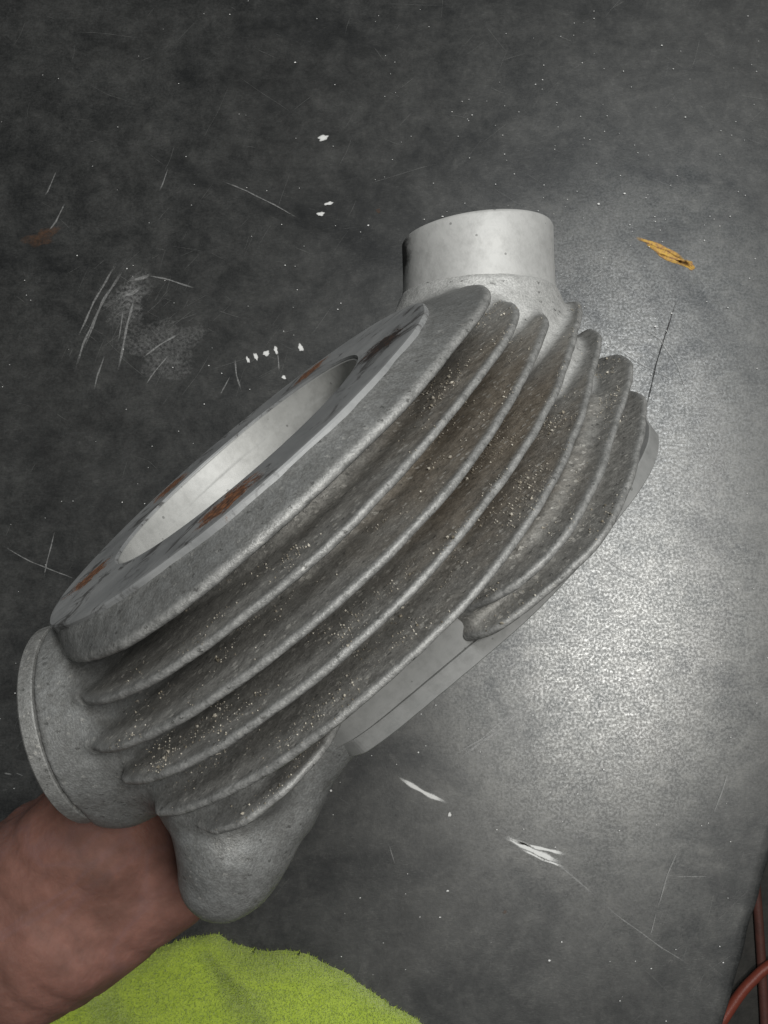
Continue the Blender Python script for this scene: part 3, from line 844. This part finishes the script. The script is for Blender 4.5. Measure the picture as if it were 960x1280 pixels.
def strokes(name, lines, mat, parent=tb, each=False, soft_ends=True):
    """lines: list of (points px, max width px)."""
    VV = []; FF = []; fd = []
    for pts, wd in lines:
        if not all(on_bench(x, y) for x, y in pts): continue
        P = [Vector((x, y)) for x, y in pts]
        # resample
        Lp = [0.0]
        for a, b in zip(P[:-1], P[1:]): Lp.append(Lp[-1]+(b-a).length)
        n = max(6, int(Lp[-1]/4))
        base = len(VV)
        ph = random.random()*9
        for i in range(n+1):
            s = Lp[-1]*i/n
            j = max(k for k in range(len(Lp)) if Lp[k] <= s+1e-6); j = min(j, len(P)-2)
            f = (s-Lp[j])/max(Lp[j+1]-Lp[j], 1e-6)
            p = P[j].lerp(P[j+1], f); tn = (P[j+1]-P[j]).normalized(); nn = Vector((-tn.y, tn.x))
            q = i/n
            env = min(1, 5*q, 5*(1-q)) if soft_ends else 1
            ww = wd*0.40*(0.35+0.65*math.sqrt(max(env, 0)))*(0.8+0.2*math.sin(s*0.23+ph))
            p = p+nn*0.25*math.sin(s*0.11+ph)
            for kk, o in enumerate((-1.0, -0.45, 0.45, 1.0)):
                r_ = table_pt(p.x+nn.x*o*ww, p.y+nn.y*o*ww); VV.append((r_.x, r_.y, mark_z[0]))
                fd.append((0 if kk in (0, 3) else 1)*(env if soft_ends else 1))
        for i in range(n):
            for k in range(3):
                a = base+i*4+k
                FF.append((a, a+1, a+5, a+4))
    me = np_mesh(name, VV, FF, smooth=False); fattr(me, 'fade', fd)
    mark_z[0] += 0.00002
    o = link(name, me, mat, parent)
    o.visible_shadow = True
    return o
def blob(name, cx, cy, rx, ry, rot, mat, irregular=0.25, parent=tb):
    VV = []; fd = []; FF = []
    n = 28; ph = [random.random()*6.3 for _ in range(4)]
    rings = (0.0, 0.45, 0.8, 1.0)
    for ri, rr in enumerate(rings):
        for k in range(n):
            a = 2*math.pi*k/n
            m_ = 1+irregular*(math.sin(2*a+ph[0])*0.4+math.sin(3*a+ph[1])*0.35+math.sin(5*a+ph[2])*0.35)
            x = rx*rr*m_*math.cos(a); y = ry*rr*m_*math.sin(a)
            p = table_pt(cx+x*math.cos(rot)-y*math.sin(rot), cy+x*math.sin(rot)+y*math.cos(rot))
            VV.append((p.x, p.y, mark_z[0])); fd.append((1, 1, 0.8, 0)[ri])
    for ri in range(3):
        for k in range(n):
            a = ri*n+k; b = ri*n+(k+1) % n
            FF.append((a, a+n, b+n, b))
    mark_z[0] += 0.00002
    me = np_mesh(name, VV, FF, smooth=False); fattr(me, 'fade', fd)
    return link(name, me, mat, parent)

# single marks one can point at
strokes('white_scrape', [([(497, 971), (515, 982), (535, 993), (560, 1004)], 10)], M_white)
strokes('white_scrape', [([(630, 1045), (650, 1055), (672, 1066), (702, 1079)], 15), ([(638, 1048), (668, 1059), (710, 1068)], 8), ([(650, 1060), (680, 1075), (706, 1084)], 6)], M_white)
strokes('scratch', [([(690, 1074), (712, 1092), (730, 1108), (745, 1121)], 5), ([(745, 1121), (770, 1143), (800, 1165), (828, 1185), (868, 1210)], 3)], M_grey)
blob('paint_smear', 833, 318, 30, 6.5, 0.50, M_yellow, 0.25)
blob('paint_smear', 862, 332, 7, 5.5, 0.5, M_yellow, 0.3)
strokes('paint_smear', [([(794, 297), (815, 304), (838, 314), (856, 325)], 9), ([(808, 305), (826, 315), (846, 323), (866, 335)], 12), ([(820, 317), (840, 325), (858, 329)], 7), ([(854, 326), (862, 331), (868, 336)], 13)], M_yellow)
M_scuff = mat_mark('scuffed_haze', (0.40, 0.40, 0.39), 0.5, 620, 0.55, 0.95, peak=0.38)
blob('scuff', 160, 378, 46, 26, -0.6, M_scuff, 0.6)
blob('scuff', 205, 435, 60, 42, -0.5, M_scuff, 0.5)
blob('scuff', 640, 915, 80, 30, -0.6, M_scuff, 0.5)
blob('scuff', 158, 365, 24, 12, -0.9, M_scuff, 0.7)
blob('scuff', 166, 372, 12, 18, 0.2, M_scuff, 0.7)
blob('rust_stain', 52, 297, 22, 13, -0.3, M_rust, 0.5)
blob('rust_stain', 473, 264, 4, 3, 0, M_rust)
blob('rust_stain', 631, 1140, 3, 3, 0, M_rust)
for (x, y, a, b) in ((310, 450, 2, 4.5), (320, 446, 2.4, 5.4), (333, 442, 5, 3.2), (345, 438, 2.6, 5.2), (376, 435, 3.6, 4.8), (355, 472, 2.4, 3), (404, 173, 7.5, 3.6), (401, 268, 5, 2.8), (411, 255, 6, 2.2), (562, 1018, 2.2, 3.2)):
    blob('paint_fleck', x, y, a, b, -0.3, M_white, 0.35)
# the hairline crack up from the right end of the fins
strokes('crack', [([(846, 372), (838, 400), (829, 425), (819, 460), (812, 490), (806, 520)], 3)], M_dark)
# hand-placed scratches
L1 = [([(160,330),(130,375),(105,430),(92,470)],6),([(148,325),(118,378),(95,428)],5),([(154,335),(126,385),(104,440)],4),([(170,365),(160,405),(150,455),(146,470)],6),([(162,352),(180,348),(190,342)],8),([(150,372),(166,368),(178,358)],8),([(155,385),(148,430)],3),
      ([(132,443),(122,470),(118,490)],4),([(83,253),(70,278),(60,291)],4),([(72,213),(60,240),(55,247)],3),([(211,210),(203,232),(199,240)],3),
      ([(180,344),(210,350),(248,362)],4),([(228,415),(200,432),(175,450)],4),([(215,440),(190,470),(180,485)],3),([(272,225),(310,240),(345,258),(378,276)],3),
      ([(294,447),(296,470),(302,490)],4),([(288,470),(275,495)],3),([(347,440),(349,465)],3),
      ([(0,680),(40,703),(85,720),(100,727)],3),([(70,660),(60,700),(55,725)],3),([(5,966),(16,968)],4),([(20,966),(30,970)],3),
      ([(486,1055),(494,1080)],3),([(820,1140),(835,1090),(850,1055)],3.5),([(812,1170),(820,1140)],3),([(890,1020),(902,990),(910,962)],3.5),
      ([(838,1095),(890,1096)],2.5),([(790,400),(825,425),(845,455),(862,500)],3.5),([(760,430),(800,455),(850,480)],2.5),([(590,545),(640,600)],2),
      ([(740,690),(790,720),(830,745)],4),([(700,770),(680,790)],3),([(660,880),(620,915),(570,950)],6),([(640,890),(600,925),(565,945)],4),([(760,830),(700,880)],3),([(690,820),(655,870)],3)]
strokes('scratch_marks', L1, M_grey)['kind'] = 'stuff'
# random fine scratches, hundreds
R2 = []
for _ in range(230):
    x = random.uniform(-20, 980); y = random.uniform(-20, 1290)
    an = random.choice((math.radians(-62), math.radians(-60), math.radians(35), math.radians(20), math.radians(-30)))+random.gauss(0, 0.22)
    L_ = random.uniform(8, 46)*(1 if random.random() < 0.85 else 2.4)
    cv = random.gauss(0, 0.03)*L_
    dx, dy = math.cos(an), math.sin(an)
    R2.append(([(x, y), (x+dx*L_/2-dy*cv, y+dy*L_/2+dx*cv), (x+dx*L_, y+dy*L_)], random.uniform(0.8, 1.7)))
for cx, cy, sd, nn in ((170, 400, 45, 70), (700, 880, 75, 130), (840, 1150, 70, 40), (330, 460, 40, 20), (600, 60, 130, 40)):
    for _ in range(nn):
        x = random.gauss(cx, sd); y = random.gauss(cy, sd); an = math.radians(random.choice((-60, -50, -70, -35, 30)))+random.gauss(0, 0.25)
        L_ = random.uniform(10, 60)
        R2.append(([(x, y), (x+math.cos(an)*L_*0.5, y+math.sin(an)*L_*0.5), (x+math.cos(an)*L_, y+math.sin(an)*L_)], random.uniform(0.8, 1.9)))
strokes('hairline_scratches', R2, M_faint)['kind'] = 'stuff'
# pale specks
VV = []; FF = []; fd = []
for _ in range(520):
    x = random.uniform(-20, 980); y = random.uniform(-20, 1290)
    if random.random() < 0.35: x = random.gauss(720, 170); y = random.gauss(180, 170)
    if not on_bench(x, y): continue
    p = table_pt(x, y); r_ = random.uniform(0.18, 0.40)*MM*(1 if random.random() < 0.92 else 2.0); b = len(VV)
    a0 = random.random()*3; st = random.uniform(0.5, 1)
    for k in range(6):
        a = a0+k*math.pi/3; VV.append((p.x+r_*math.cos(a)*random.uniform(0.6, 1.1), p.y+r_*st*math.sin(a)*random.uniform(0.6, 1.1), mark_z[0])); fd.append(1.0)
    FF += [(b, b+1, b+2, b+3), (b, b+3, b+4, b+5)]
me = np_mesh('dust_specks', VV, FF, smooth=False); fattr(me, 'fade', fd)
link('dust_specks', me, M_white, tb)['kind'] = 'stuff'
